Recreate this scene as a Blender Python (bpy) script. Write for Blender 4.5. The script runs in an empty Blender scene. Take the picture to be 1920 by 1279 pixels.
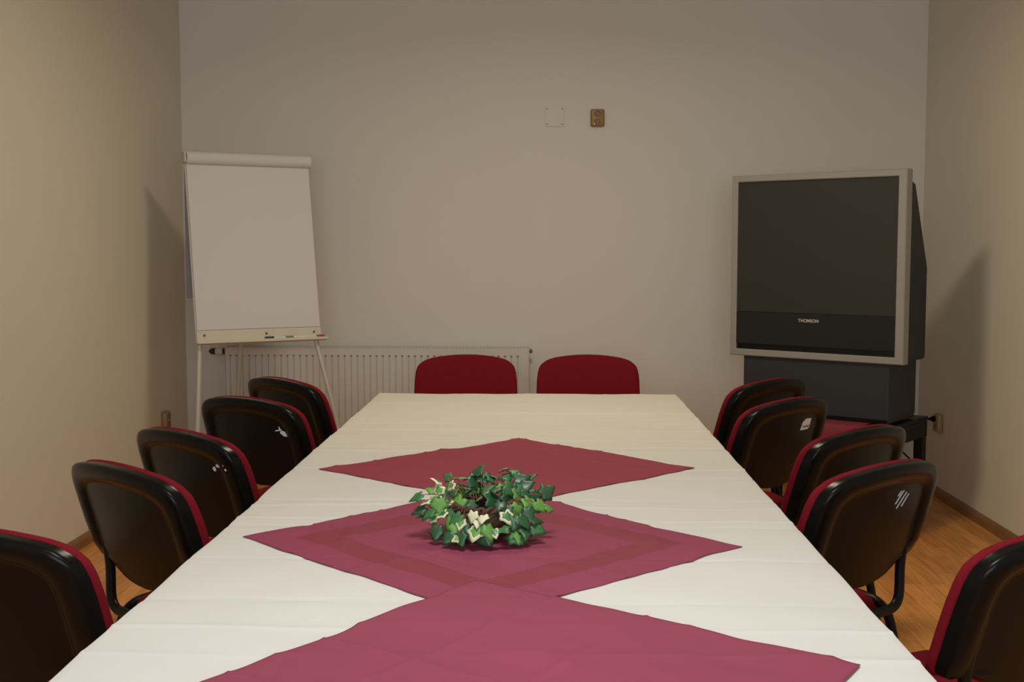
import bpy, bmesh, math, random
import numpy as np
from mathutils import Vector, Matrix
random.seed(7)
S = bpy.context.scene
COL = S.collection
PI = math.pi

# ------------------------------------------------------------------ helpers
def put(o, parent=None):
    COL.objects.link(o)
    if parent is not None:
        o.parent = parent
    return o

def mesh_obj(name, verts, faces, mats, parent=None, smooth=True, fmat=None, angle=None):
    me = bpy.data.meshes.new(name)
    me.from_pydata([tuple(v) for v in verts], [], faces)
    if not isinstance(mats, (list, tuple)):
        mats = [mats]
    for m in mats:
        me.materials.append(m)
    me.polygons.foreach_set('use_smooth', [bool(smooth)] * len(me.polygons))
    if fmat:
        me.polygons.foreach_set('material_index', fmat)
    me.update()
    if angle is not None:
        me.set_sharp_from_angle(angle=angle)
    return put(bpy.data.objects.new(name, me), parent)

def bm_obj(name, bm, mats, parent=None, smooth=False, angle=math.radians(35)):
    me = bpy.data.meshes.new(name)
    bmesh.ops.recalc_face_normals(bm, faces=bm.faces[:])
    bm.to_mesh(me); bm.free()
    if not isinstance(mats, (list, tuple)):
        mats = [mats]
    for m in mats:
        me.materials.append(m)
    if smooth:
        me.polygons.foreach_set('use_smooth', [True] * len(me.polygons))
        me.set_sharp_from_angle(angle=angle)
    return put(bpy.data.objects.new(name, me), parent)

def add_box(bm, x0, x1, y0, y1, z0, z1, bev=0.0, seg=2, M=None, mi=0):
    t = bmesh.new()
    bmesh.ops.create_cube(t, size=1.0)
    for v in t.verts:
        v.co = Vector(((x0 + x1) / 2 + v.co.x * (x1 - x0), (y0 + y1) / 2 + v.co.y * (y1 - y0), (z0 + z1) / 2 + v.co.z * (z1 - z0)))
    if bev > 0:
        bmesh.ops.bevel(t, geom=t.edges[:], offset=bev, segments=seg, profile=.5, affect='EDGES')
    merge(bm, t, M, mi)

def merge(bm, t, M=None, mi=0):
    vs = [bm.verts.new((M @ v.co) if M is not None else v.co) for v in t.verts]
    t.verts.index_update()
    for f in t.faces:
        try:
            nf = bm.faces.new([vs[v.index] for v in f.verts])
            nf.material_index = mi
            nf.smooth = f.smooth
        except ValueError:
            pass
    t.free()

def add_tube(bm, pts, r, n=12, cap=True, mi=0):
    pts = [Vector(p) for p in pts]
    rs = r if isinstance(r, (list, tuple)) else [r] * len(pts)
    rings = []
    ref = None
    for i, p in enumerate(pts):
        d = (pts[min(i + 1, len(pts) - 1)] - pts[max(i - 1, 0)]).normalized()
        if ref is None:
            ref = Vector((0, 0, 1)) if abs(d.z) < .9 else Vector((1, 0, 0))
        a = (ref - d * ref.dot(d)).normalized()
        ref = a
        b = d.cross(a)
        rings.append([bm.verts.new(p + (a * math.cos(2 * PI * k / n) + b * math.sin(2 * PI * k / n)) * rs[i]) for k in range(n)])
    for i in range(len(rings) - 1):
        for k in range(n):
            f = bm.faces.new((rings[i][k], rings[i][(k + 1) % n], rings[i + 1][(k + 1) % n], rings[i + 1][k]))
            f.smooth = True; f.material_index = mi
    if cap:
        bm.faces.new(rings[0][::-1]).material_index = mi
        bm.faces.new(rings[-1]).material_index = mi

def smooth_path(ctrl, rad=.04, n=6):
    """polyline with rounded corners"""
    P = [Vector(p) for p in ctrl]
    out = [P[0]]
    for i in range(1, len(P) - 1):
        a = (P[i - 1] - P[i]); b = (P[i + 1] - P[i])
        r = min(rad, a.length * .45, b.length * .45)
        p0 = P[i] + a.normalized() * r; p1 = P[i] + b.normalized() * r
        for k in range(n + 1):
            t = k / n
            out.append(p0 * (1 - t) ** 2 + P[i] * 2 * t * (1 - t) + p1 * t * t)
    out.append(P[-1])
    return out

def add_lathe(bm, prof, n=24, M=None, mi=0):
    rings = []
    for r, z in prof:
        ring = []
        for k in range(n):
            c = Vector((r * math.cos(2 * PI * k / n), r * math.sin(2 * PI * k / n), z))
            ring.append(bm.verts.new((M @ c) if M is not None else c))
        rings.append(ring)
    for i in range(len(rings) - 1):
        for k in range(n):
            f = bm.faces.new((rings[i][k], rings[i][(k + 1) % n], rings[i + 1][(k + 1) % n], rings[i + 1][k]))
            f.smooth = True; f.material_index = mi
    if prof[0][0] > 1e-5: bm.faces.new(rings[0][::-1]).material_index = mi
    if prof[-1][0] > 1e-5: bm.faces.new(rings[-1]).material_index = mi

def thing(name, label, cat, loc=(0, 0, 0), rz=0.0, group=None):
    o = bpy.data.objects.new(name, None)
    o.empty_display_size = .1
    COL.objects.link(o)
    o.location = loc; o.rotation_euler = (0, 0, rz)
    return tag(o, label, cat, group)

def tag(o, label, cat, group=None):
    o['label'] = label; o['category'] = cat
    if group: o['group'] = group
    return o

def structure(o):
    o['kind'] = 'structure'
    return o

# ------------------------------------------------------------------ materials
def lin(h):
    h = h.lstrip('#')
    c = [int(h[i:i + 2], 16) / 255 for i in (0, 2, 4)]
    return tuple(v / 12.92 if v <= .04045 else ((v + .055) / 1.055) ** 2.4 for v in c) + (1,)

def mat(name, col, rough=.6, metal=0.0, spec=.5, noise=0.0, nscale=8.0, bump=0.0, bscale=200.0, sheen=0.0, coat=0.0):
    m = bpy.data.materials.new(name); m.use_nodes = True
    nt = m.node_tree; N = nt.nodes; L = nt.links
    b = N['Principled BSDF']
    b.inputs['Base Color'].default_value = col
    b.inputs['Roughness'].default_value = rough
    b.inputs['Metallic'].default_value = metal
    b.inputs['Specular IOR Level'].default_value = spec
    b.inputs['Sheen Weight'].default_value = sheen
    b.inputs['Coat Weight'].default_value = coat
    tc = N.new('ShaderNodeTexCoord')
    if noise > 0:
        n = N.new('ShaderNodeTexNoise'); n.inputs['Scale'].default_value = nscale; n.inputs['Detail'].default_value = 5
        L.new(tc.outputs['Object'], n.inputs['Vector'])
        mx = N.new('ShaderNodeMix'); mx.data_type = 'RGBA'; mx.blend_type = 'MIX'
        mx.inputs[6].default_value = tuple(c * (1 - noise) for c in col[:3]) + (1,)
        mx.inputs[7].default_value = tuple(min(1, c * (1 + noise)) for c in col[:3]) + (1,)
        L.new(n.outputs['Fac'], mx.inputs[0]); L.new(mx.outputs[2], b.inputs['Base Color'])
    if bump > 0:
        n2 = N.new('ShaderNodeTexNoise'); n2.inputs['Scale'].default_value = bscale; n2.inputs['Detail'].default_value = 3
        L.new(tc.outputs['Object'], n2.inputs['Vector'])
        bp = N.new('ShaderNodeBump'); bp.inputs['Strength'].default_value = bump; bp.inputs['Distance'].default_value = .002
        L.new(n2.outputs['Fac'], bp.inputs['Height']); L.new(bp.outputs['Normal'], b.inputs['Normal'])
    return m

M = {}
M['wall_white'] = mat('paint_offwhite', (.75, .73, .675, 1), .9, spec=.2, noise=.03, nscale=1.3, bump=.15, bscale=90)
M['wall_cream'] = mat('paint_cream', (.75, .715, .60, 1), .9, spec=.2, noise=.03, nscale=1.3, bump=.15, bscale=90)
M['ceiling'] = mat('paint_ceiling', (.68, .67, .64, 1), .95, spec=.1, bump=.1, bscale=60)
M['cloth'] = mat('tablecloth_cotton', (.575, .56, .512, 1), .85, spec=.2, noise=.02, nscale=3, bump=.12, bscale=700)
M['burgundy'] = mat('napkin_burgundy', (.238, .046, .079, 1), .8, spec=.15, noise=.06, nscale=4, bump=.12, bscale=700)
M['burgundy_band'] = mat('napkin_band', (.195, .027, .044, 1), .7, spec=.25, noise=.05, nscale=4, bump=.1, bscale=700)
M['burgundy_far'] = mat('napkin_wine', (.25, .042, .062, 1), .8, spec=.15, noise=.06, nscale=4, bump=.12, bscale=700)
M['shell'] = mat('chair_black_plastic', (.005, .0048, .0046, 1), .25, spec=.13, bump=.03, bscale=500)
M['red'] = mat('chair_red_fabric', (.165, .007, .014, 1), .9, spec=.1, noise=.1, nscale=40, bump=.3, bscale=600)
M['black_steel'] = mat('black_painted_steel', (.006, .006, .0065, 1), .4, spec=.2)
M['scuff'] = mat('bare_scuff', (.75, .76, .80, 1), .6, noise=.2, nscale=120)
M['sticker'] = mat('white_sticker', (.75, .75, .77, 1), .5)
M['ink'] = mat('sticker_ink', (.12, .12, .13, 1), .6)
M['silver'] = mat('silver_plastic', (.375, .368, .34, 1), .42, metal=.25, spec=.4, bump=.03, bscale=800)
M['tv_dark'] = mat('tv_charcoal_plastic', (.030, .032, .034, 1), .55, spec=.4, bump=.08, bscale=500)
M['tv_base'] = mat('tv_base_charcoal', (.034, .037, .040, 1), .6, spec=.35, bump=.08, bscale=500)
M['tv_speaker'] = mat('tv_speaker_cloth', (.021, .021, .019, 1), .75, spec=.25, bump=.1, bscale=900)
M['tv_screen'] = mat('tv_lenticular_screen', (.030, .030, .027, 1), .42, spec=.5)
M['tv_strip'] = mat('tv_black_strip', (.004, .004, .004, 1), .25, spec=.5)
M['badge'] = mat('badge_silver', (.72, .66, .60, 1), .4, metal=.3)
M['board_white'] = mat('board_enamel', (.66, .655, .63, 1), .35, spec=.5)
M['tray'] = mat('tray_cream', (.66, .62, .50, 1), .45, spec=.4)
M['paper'] = mat('flip_paper', (.70, .685, .68, 1), .8, spec=.2, noise=.015, nscale=2, bump=.05, bscale=30)
M['paper_shaded'] = mat('flip_paper_shaded', (.36, .355, .36, 1), .8, spec=.2)  # same paper darkened: shade behind the board put into the colour
M['leg_metal'] = mat('easel_leg_paint', (.56, .54, .47, 1), .4, metal=.1)
M['screw'] = mat('screw_grey', (.16, .155, .14, 1), .4, metal=.7)
M['radiator'] = mat('radiator_enamel', (.66, .65, .61, 1), .45, spec=.4)
M['rad_dark'] = mat('radiator_inner', (.20, .19, .175, 1), .7)
M['copper'] = mat('valve_copper', (.10, .055, .03, 1), .4, metal=.7)
M['socket'] = mat('socket_brown', (.30, .175, .045, 1), .4, spec=.5)
M['socket_in'] = mat('socket_inner', (.22, .125, .045, 1), .45)
M['socket_beige'] = mat('socket_tan', (.36, .25, .10, 1), .4, spec=.5)
M['pin'] = mat('socket_pin', (.85, .82, .75, 1), .3)
M['wood_trim'] = mat('trim_wood', (.27, .135, .05, 1), .45, spec=.4, noise=.25, nscale=14)
M['table_wood'] = mat('table_laminate', (.35, .2, .1, 1), .5, noise=.15, nscale=9)
M['wicker'] = mat('wicker', (.055, .024, .011, 1), .7, noise=.5, nscale=120)
M['soil'] = mat('basket_inside', (.018, .010, .006, 1), .9, noise=.4, nscale=90, bump=.5, bscale=150)
M['stem'] = mat('ivy_stem', (.20, .055, .03, 1), .7)
M['leaf_D'] = mat('ivy_dark', (.018, .075, .028, 1), .38, spec=.5, noise=.45, nscale=45)
M['leaf_M'] = mat('ivy_mid', (.035, .14, .045, 1), .4, spec=.5, noise=.4, nscale=45)
M['leaf_L'] = mat('ivy_light', (.10, .26, .045, 1), .45, spec=.4, noise=.35, nscale=45)
M['leaf_V'] = mat('ivy_cream', (.62, .62, .40, 1), .5, spec=.4, noise=.2, nscale=45)
M['lamp_metal'] = mat('lamp_housing', (.6, .6, .58, 1), .5)
M['pen_black'] = mat('marker_black', (.012, .012, .013, 1), .4)
M['pen_red'] = mat('marker_red', (.40, .05, .03, 1), .4)
M['pen_body'] = mat('marker_white', (.72, .70, .66, 1), .4)
M['pen_grey'] = mat('marker_grey', (.22, .20, .16, 1), .5)

def floor_material():
    m = bpy.data.materials.new('laminate_parquet'); m.use_nodes = True
    nt = m.node_tree; N = nt.nodes; L = nt.links; b = N['Principled BSDF']
    tc = N.new('ShaderNodeTexCoord')
    mp = N.new('ShaderNodeMapping'); mp.inputs['Rotation'].default_value = (0, 0, PI / 2)
    L.new(tc.outputs['Object'], mp.inputs['Vector'])
    br = N.new('ShaderNodeTexBrick')
    br.inputs['Color1'].default_value = (.78, .34, .095, 1)
    br.inputs['Color2'].default_value = (.58, .235, .058, 1)
    br.inputs['Mortar'].default_value = (.42, .17, .045, 1)
    br.inputs['Scale'].default_value = 1.0
    br.inputs['Mortar Size'].default_value = .0012
    br.inputs['Brick Width'].default_value = .42
    br.inputs['Row Height'].default_value = .066
    br.offset = .37
    L.new(mp.outputs['Vector'], br.inputs['Vector'])
    st = N.new('ShaderNodeMapping'); st.inputs['Scale'].default_value = (38, 3.0, 1)
    L.new(tc.outputs['Object'], st.inputs['Vector'])
    n = N.new('ShaderNodeTexNoise'); n.inputs['Scale'].default_value = 1.6; n.inputs['Detail'].default_value = 6
    L.new(st.outputs['Vector'], n.inputs['Vector'])
    rp = N.new('ShaderNodeMapRange'); rp.inputs[1].default_value = .25; rp.inputs[2].default_value = .75
    rp.inputs[3].default_value = .72; rp.inputs[4].default_value = 1.18
    L.new(n.outputs['Fac'], rp.inputs[0])
    mx = N.new('ShaderNodeMix'); mx.data_type = 'RGBA'; mx.blend_type = 'MULTIPLY'; mx.inputs[0].default_value = 1
    L.new(br.outputs['Color'], mx.inputs[6]); L.new(rp.outputs[0], mx.inputs[7])
    L.new(mx.outputs[2], b.inputs['Base Color'])
    b.inputs['Roughness'].default_value = .38
    b.inputs['Specular IOR Level'].default_value = .4
    return m
M['floor'] = floor_material()

def glass_material():
    m = bpy.data.materials.new('window_glass'); m.use_nodes = True
    nt = m.node_tree; N = nt.nodes; L = nt.links
    N.remove(N['Principled BSDF'])
    t = N.new('ShaderNodeBsdfTransparent'); g = N.new('ShaderNodeBsdfGlossy'); g.inputs['Roughness'].default_value = .02
    mx = N.new('ShaderNodeMixShader'); mx.inputs[0].default_value = .06
    L.new(t.outputs[0], mx.inputs[1]); L.new(g.outputs[0], mx.inputs[2]); L.new(mx.outputs[0], N['Material Output'].inputs[0])
    return m
M['glass'] = glass_material()

# ------------------------------------------------------------------ the setting
XL, XR, YB, YF, ZC = -2.085, 2.088, 6.66, -1.5, 3.02
T = .12
def box_obj(name, x0, x1, y0, y1, z0, z1, m, bev=0, parent=None):
    bm = bmesh.new(); add_box(bm, x0, x1, y0, y1, z0, z1, bev)
    return bm_obj(name, bm, m, parent)
structure(box_obj('floor', XL - T, XR + T, YF - T, YB + T, -.1, 0, M['floor']))
structure(box_obj('ceiling', XL - T, XR + T, YF - T, YB + T, ZC, ZC + .1, M['ceiling']))
structure(box_obj('wall_left', XL - T, XL, YF - T, YB + T, 0, ZC, M['wall_cream']))
structure(box_obj('wall_right', XR, XR + T, YF - T, YB + T, 0, ZC, M['wall_cream']))
structure(box_obj('wall_back', XL, XR, YB, YB + T, 0, ZC, M['wall_white']))
# wall behind the camera with its window opening
WX0, WX1, WZ0, WZ1 = -1.25, 1.25, .95, 2.45
bm = bmesh.new()
add_box(bm, XL, WX0, YF - T, YF, 0, ZC); add_box(bm, WX1, XR, YF - T, YF, 0, ZC)
add_box(bm, WX0, WX1, YF - T, YF, 0, WZ0); add_box(bm, WX0, WX1, YF - T, YF, WZ1, ZC)
structure(bm_obj('wall_front', bm, M['wall_white']))
bm = bmesh.new()
for x0, x1, z0, z1 in ((WX0, WX0 + .06, WZ0, WZ1), (WX1 - .06, WX1, WZ0, WZ1), (WX0, WX1, WZ0, WZ0 + .06), (WX0, WX1, WZ1 - .06, WZ1), (-.04, .04, WZ0, WZ1)):
    add_box(bm, x0, x1, YF - .09, YF - .03, z0, z1, .006)
win = structure(bm_obj('window_1', bm, M['board_white']))
box_obj('window_pane', WX0 + .05, -.03, YF - .065, YF - .06, WZ0 + .05, WZ1 - .05, M['glass'], 0, win)
box_obj('window_pane', .03, WX1 - .05, YF - .065, YF - .06, WZ0 + .05, WZ1 - .05, M['glass'], 0, win)

def baseboard(name, p0, p1, n):
    """profiled wooden skirting from p0 to p1, n points into the room"""
    prof = [(0, 0), (.016, 0), (.016, .034), (.012, .044), (.005, .052), (0, .054)]
    p0 = Vector(p0); p1 = Vector(p1); n = Vector(n)
    v = [p0 + n * a + Vector((0, 0, b)) for a, b in prof] + [p1 + n * a + Vector((0, 0, b)) for a, b in prof]
    k = len(prof)
    f = [(i, i + 1, k + i + 1, k + i) for i in range(k - 1)] + [tuple(range(k))[::-1], tuple(range(k, 2 * k))]
    return structure(mesh_obj(name, v, f, M['wood_trim'], smooth=False))
baseboard('baseboard_left', (XL, YF, 0), (XL, YB, 0), (1, 0, 0))
baseboard('baseboard_right', (XR, YF, 0), (XR, YB, 0), (-1, 0, 0))
baseboard('baseboard_back', (XL + .016, YB, 0), (XR - .016, YB, 0), (0, -1, 0))

# ------------------------------------------------------------------ chairs
SH = math.tan(math.radians(17)); BW = .245; ZT = .82
def back_y(x, z):
    return -(z - .5) * SH + .03 * (x / BW) ** 2
def back_outline():
    half = [(0, 0), (.2, .005), (.37, .0175), (.55, .04), (.66, .058), (.75, .083), (.82, .11), (.89, .16), (.94, .213), (.965, .28), (.98, .344), (.995, .5), (1, .717), (1, .95)]
    R = [(u * BW, ZT - v * BW) for u, v in half]
    R += [(.244, .568), (.240, .556), (.230, .549), (.20, .549), (.178, .548), (.158, .540), (.13, .526), (.105, .514), (.075, .506), (.04, .501), (0, .499)]
    Lh = [(-x, z) for x, z in R[1:-1]][::-1]
    return R + Lh
def panel(x, z, k):
    """outline point moved towards the flat middle panel of the shell (k = 0 outline, 1 panel edge)"""
    pz = z + .004 if z < .60 else .604 + (z - .60) * .77
    return x + (x * .765 - x) * k, z + (pz - z) * k
def ringed(profile, cz=.655, blend=False):
    """rings of the backrest outline: (scale, y offset, panel blend)"""
    out = back_outline(); n = len(out); v = []; f = []
    for s, dy, kp in profile:
        for x, z in out:
            wz = min(1, max(0, (z - .53) / .07)); wz = wz * wz * (3 - 2 * wz)
            d_ = PD + (dy - PD) * wz if blend and dy < PD else dy
            x, z = panel(x, z, kp)
            X = x * s; Z = cz + (z - cz) * s
            v.append((X, back_y(X, Z) + d_, Z))
    for r in range(len(profile) - 1):
        for i in range(n):
            j = (i + 1) % n
            f.append((r * n + i, r * n + j, (r + 1) * n + j, (r + 1) * n + i))
    c0 = len(v); v.append((0, back_y(0, cz) + profile[0][1], cz))
    c1 = len(v); v.append((0, back_y(0, cz) + profile[-1][1], cz))
    for i in range(n):
        j = (i + 1) % n
        f.append((c0, j, i)); b = (len(profile) - 1) * n
        f.append((c1, b + i, b + j))
    return v, f
PD = .0105      # depth of the flat panel behind the rim
SHELL = [(.12, PD, 1), (.35, PD, 1), (.60, PD, 1), (.80, PD, 1), (.93, PD, 1), (.975, PD - .001, 1), (1, PD - .006, 1), (1, .0005, .88), (1, -.0035, .66), (1, -.0045, .45), (1, -.003, .24),
         (1, .001, .10), (.992, .007, .02), (.985, .014, 0), (.988, .022, 0), (.985, .031, 0), (.90, .032, 0), (.5, .032, 0), (.15, .032, 0)]
CUSH = [(.15, .030, 0), (.5, .030, 0), (.93, .030, 0), (.985, .031, 0), (.998, .036, 0), (1.0, .044, 0), (.985, .052, 0), (.95, .058, 0), (.88, .062, 0), (.7, .065, 0), (.4, .066, 0), (.15, .066, 0)]

def pillow(w, y0, y1, prof, e=5.0, n=56, taper=.0):
    """superellipse slab: rings of (scale inset, z)"""
    cy = (y0 + y1) / 2; hy = (y1 - y0) / 2; hx = w / 2; v = []; f = []
    for ins, z in prof:
        for k in range(n):
            a = 2 * PI * k / n; c, s = math.cos(a), math.sin(a)
            X = math.copysign(abs(c) ** (2 / e), c); Y = math.copysign(abs(s) ** (2 / e), s)
            v.append((X * (hx - ins) * (1 + taper * Y), cy + Y * (hy - ins), z))
    R = len(prof)
    for r in range(R - 1):
        for k in range(n):
            j = (k + 1) % n
            f.append((r * n + k, r * n + j, (r + 1) * n + j, (r + 1) * n + k))
    f.append(tuple(range(n))[::-1]); f.append(tuple(range((R - 1) * n, R * n)))
    return v, f

def shell_dy(x):
    return float(np.interp(abs(x), (.174, .1828, .1874, .1945, .207, .219, .231, .239), (PD, PD - .001, PD - .006, .0005, -.0035, -.0045, -.003, .001)))

def shell_patches(name, polys, m, parent, lift=.0022, label=None):
    v = []; f = []
    for poly in polys:
        b = len(v); n = len(poly)
        for X, Z in poly: v.append((X, back_y(X, Z) + shell_dy(X) - lift, Z))
        for X, Z in poly: v.append((X, back_y(X, Z) + shell_dy(X) + .001, Z))
        f.append(tuple(range(b, b + n))); f.append(tuple(range(b + n, b + 2 * n))[::-1])
        for i in range(n):
            j = (i + 1) % n; f.append((b + i, b + n + i, b + n + j, b + j))
    o = mesh_obj(name, v, f, m, parent, smooth=False)
    if label: o['label'] = label
    return o

def make_chair(label):
    t = thing('meeting_chair', label, 'chair')
    v, f = ringed(SHELL, blend=True); o = mesh_obj('back_shell', v, f, M['shell'], t, angle=math.radians(60))
    v, f = ringed(CUSH); mesh_obj('back_cushion', v, f, M['red'], t, angle=math.radians(70))
    v, f = pillow(.362, .038, .372, [(.03, .402), (.008, .404), (0, .41), (0, .424), (.006, .436), (.02, .444), (.05, .448), (.12, .450)], e=4.2, taper=.13)
    mesh_obj('seat_cushion', v, f, M['red'], t)
    v, f = pillow(.365, .035, .375, [(.07, .376), (.03, .379), (.006, .388), (0, .396), (.001, .403), (.02, .4035)], e=4.2, taper=.13)
    mesh_obj('seat_shell', v, f, M['shell'], t)
    bm = bmesh.new()      # U shaped tube that carries the backrest
    half = [(.185, back_y(.185, .66) + .021, .66), (.185, back_y(.185, .55) + .020, .55), (.163, .008, .420), (0, .012, .420)]
    path = smooth_path(half, .045)
    path = path[:-1] + [Vector((-p.x, p.y, p.z)) for p in path[::-1]]
    add_tube(bm, path, .0125, 12)
    bm_obj('back_support', bm, M['black_steel'], t, True)
    for s in (-1, 1):
        for front in (0, 1):
            bm = bmesh.new()
            foot = (s * .225, .345, .012) if front else (s * .215, -.02, .012)
            top = (s * .214, .308, .418) if front else (s * .167, .045, .418)
            add_tube(bm, smooth_path([foot, top, (s * .198, .19, .418)], .06, 8), .0125, 12)
            lg = bm_obj('leg', bm, M['black_steel'], t, True)
            bm = bmesh.new(); add_lathe(bm, [(.014, 0), (.0155, .003), (.015, .022), (.0135, .026)], 14, Matrix.Translation((foot[0], foot[1], 0)))
            bm_obj('foot_cap', bm, M['shell'], lg, True)
    return t

def dup(root, label):
    r = root.copy(); COL.objects.link(r); r['label'] = label
    for ch in list(root.children):
        c = ch.copy(); COL.objects.link(c); c.parent = r
        for g in list(ch.children):
            d = g.copy(); COL.objects.link(d); d.parent = c
    return r

CH = [  # x, y, turn, label
 ('L1', -1.043, 2.14, -.345, 'red chair with plain black back nearest the camera on the left of the table'),
 ('L2', -.985, 2.762, -.695, 'red chair second from the camera on the left side, before the scuffed chairs'),
 ('L3', -1.008, 3.298, -.678, 'left side red chair with a thin broken white scuff on its black back'),
 ('L4', -1.016, 4.031, -.559, 'red chair on the left side with one blotchy white scuff on its black back'),
 ('L5', -1.032, 4.636, -.741, 'red chair farthest from the camera on the left side in front of the radiator'),
 ('R1', .921, 2.198, .59, 'red chair nearest the camera on the right side cut off by the picture edge'),
 ('R2', .772, 2.835, .718, 'red chair on the right side with slanting white scratches on its black back'),
 ('R3', .866, 3.408, .735, 'red chair on the right side between the scratched chair and the stickered chair'),
 ('R4', .789, 4.045, .763, 'red chair on the right side with a white paper sticker on its black back'),
 ('R5', .838, 4.646, .778, 'red chair farthest from the camera on the right side in front of the television'),
 ('F1', -.397, 5.566, 3.20, 'red chair facing the camera at the far table end in front of the radiator'),
 ('F2', .186, 5.579, 3.125, 'red chair facing the camera at the far table end, right of the radiator'),
]
proto = None; chairs = {}
for k, x, y, rz, lb in CH:
    o = make_chair(lb) if proto is None else dup(proto, lb)
    proto = proto or o
    o.location = (x, y, 0); o.rotation_euler = (0, 0, rz); o['group'] = 'red and black meeting chairs around the table'
    chairs[k] = o
def blob(x, z, rx, rz, a=0, n=9, sd=0):
    r = random.Random(sd); P = []
    for k in range(n):
        t = -2 * PI * k / n; q = .6 + .6 * r.random()
        X = rx * q * math.cos(t); Z = rz * q * math.sin(t)
        P.append((x + X * math.cos(a) - Z * math.sin(a), z + X * math.sin(a) + Z * math.cos(a)))
    return P
shell_patches('scuff_mark', [blob(.164, .702, .016, .009, -.3, sd=1), blob(.145, .712, .014, .003, .2, sd=2), blob(.152, .718, .003, .008, .3, sd=3)], M['scuff'], chairs['L4'], label='blotchy white scuff')
shell_patches('scuff_mark', [blob(.168, .731, .010, .0055, .3, sd=4), blob(.150, .722, .005, .007, .3, sd=5), blob(.182, .736, .008, .0045, .3, sd=8), blob(.197, .738, .007, .004, .1, sd=6), blob(.208, .726, .004, .004, 0, sd=7)], M['scuff'], chairs['L3'], label='thin broken white scuff')
def slash(x, z, l, w, a):
    c, s = math.cos(a), math.sin(a)
    return [(x + p * l * c - q * w * s, z + p * l * s + q * w * c) for p, q in ((-1, -.6), (-1, .6), (.2, 1), (1, .4), (1, -.3))]
shell_patches('scuff_mark', [slash(.048, .728, .020, .0019, .95), slash(.062, .718, .024, .0017, .95), slash(.080, .716, .018, .0017, 1.0), slash(.043, .738, .008, .0016, .9)], M['scuff'], chairs['R2'], label='slanting white scratches')
st = shell_patches('paper_sticker', [[(.064, .700), (.066, .729), (.084, .741), (.118, .739), (.120, .709), (.112, .700)]], M['sticker'], chairs['R4'], label='white paper sticker with rounded corners')
shell_patches('sticker_print', [[(.074 + i * .0085, .709), (.074 + i * .0085, .715), (.080 + i * .0085, .715), (.080 + i * .0085, .709)] for i in range(5)], M['ink'], st, lift=.0030)

# ------------------------------------------------------------------ table, cloth and runners
TX0, TX1, TY0, TY1, TZ = -.697, .516, .95, 4.775, .731
ct = thing('conference_table', 'long conference table hidden under the cream cloth in the middle of the room', 'table', ((TX0 + TX1) / 2, (TY0 + TY1) / 2, 0))
def rel(o, root):
    o.parent = root
    o.matrix_parent_inverse = Matrix.Translation(root.location).inverted()
    return o
rel(box_obj('tabletop', TX0 + .025, TX1 - .004, TY0 + .003, TY1 - .003, TZ - .028, TZ - .001, M['table_wood'], .003), ct)
for x in (-.42, .25):
    for y in (1.15, 2.45, 3.75, 4.55):
        rel(box_obj('leg', x - .025, x + .025, y - .025, y + .025, 0, TZ - .028, M['black_steel'], .004), ct)

rng = random.Random(3)
creases = []
yy = 1.05
while yy < 4.74:
    creases.append((yy, rng.choice((1, 1, -1)) * rng.uniform(.0022, .0050), rng.uniform(.006, .012), rng.uniform(0, 6), rng.uniform(.6, 1.6), rng.uniform(-.012, .012)))
    yy += rng.choice((.13, .135, .27, .14, .065))
def cloth_h(x, y):
    """height of the folded cotton above the table top (numpy arrays)"""
    h = np.full_like(x, .0030)
    for cy, a, w, ph, fr, sl in creases:
        d = y - cy - sl * x - .004 * np.sin(x * 4 + ph)
        h += a * (.65 + .35 * np.sin(x * fr * 4 + ph)) * np.exp(-np.abs(d) / w)
    for cx, a, w in ((-.093, .0026, .008), (-.40, .0018, .009), (.22, .0018, .009)):
        h += a * np.exp(-np.abs(x - cx - .01 * np.sin(y * 1.7)) / w) * (.6 + .4 * np.sin(y * 2.3 + cx * 9))
    h += .0018 * np.sin(x * 9 + 2.3 * np.sin(y * 3.1)) * np.sin(y * 7 + 1.7 * np.sin(x * 4.2))
    h += .0011 * np.sin(x * 23 + y * 5 + 2 * np.sin(y * 4)) * np.sin(y * 19 - x * 6)
    # shallow diagonal drags near the far end
    for (ax, ay, bx, by, a) in ((-.09, 4.45, .05, 4.05, .0014), (-.09, 4.45, -.25, 4.1, .0012), (.2, 4.5, .42, 4.1, .0012), (-.5, 4.6, -.62, 4.1, .0010), (-.55, 2.25, -.35, 1.75, .0012), (.1, 4.2, .35, 3.9, .0010)):
        L = math.hypot(bx - ax, by - ay); ux, uy = (bx - ax) / L, (by - ay) / L
        t = (x - ax) * ux + (y - ay) * uy; d = (x - ax) * -uy + (y - ay) * ux
        h += 1.8 * a * np.exp(-np.abs(d) / .009) * np.clip(np.minimum(t, L - t) * 12, 0, 1)
    return np.maximum(h, .0008)

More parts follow.
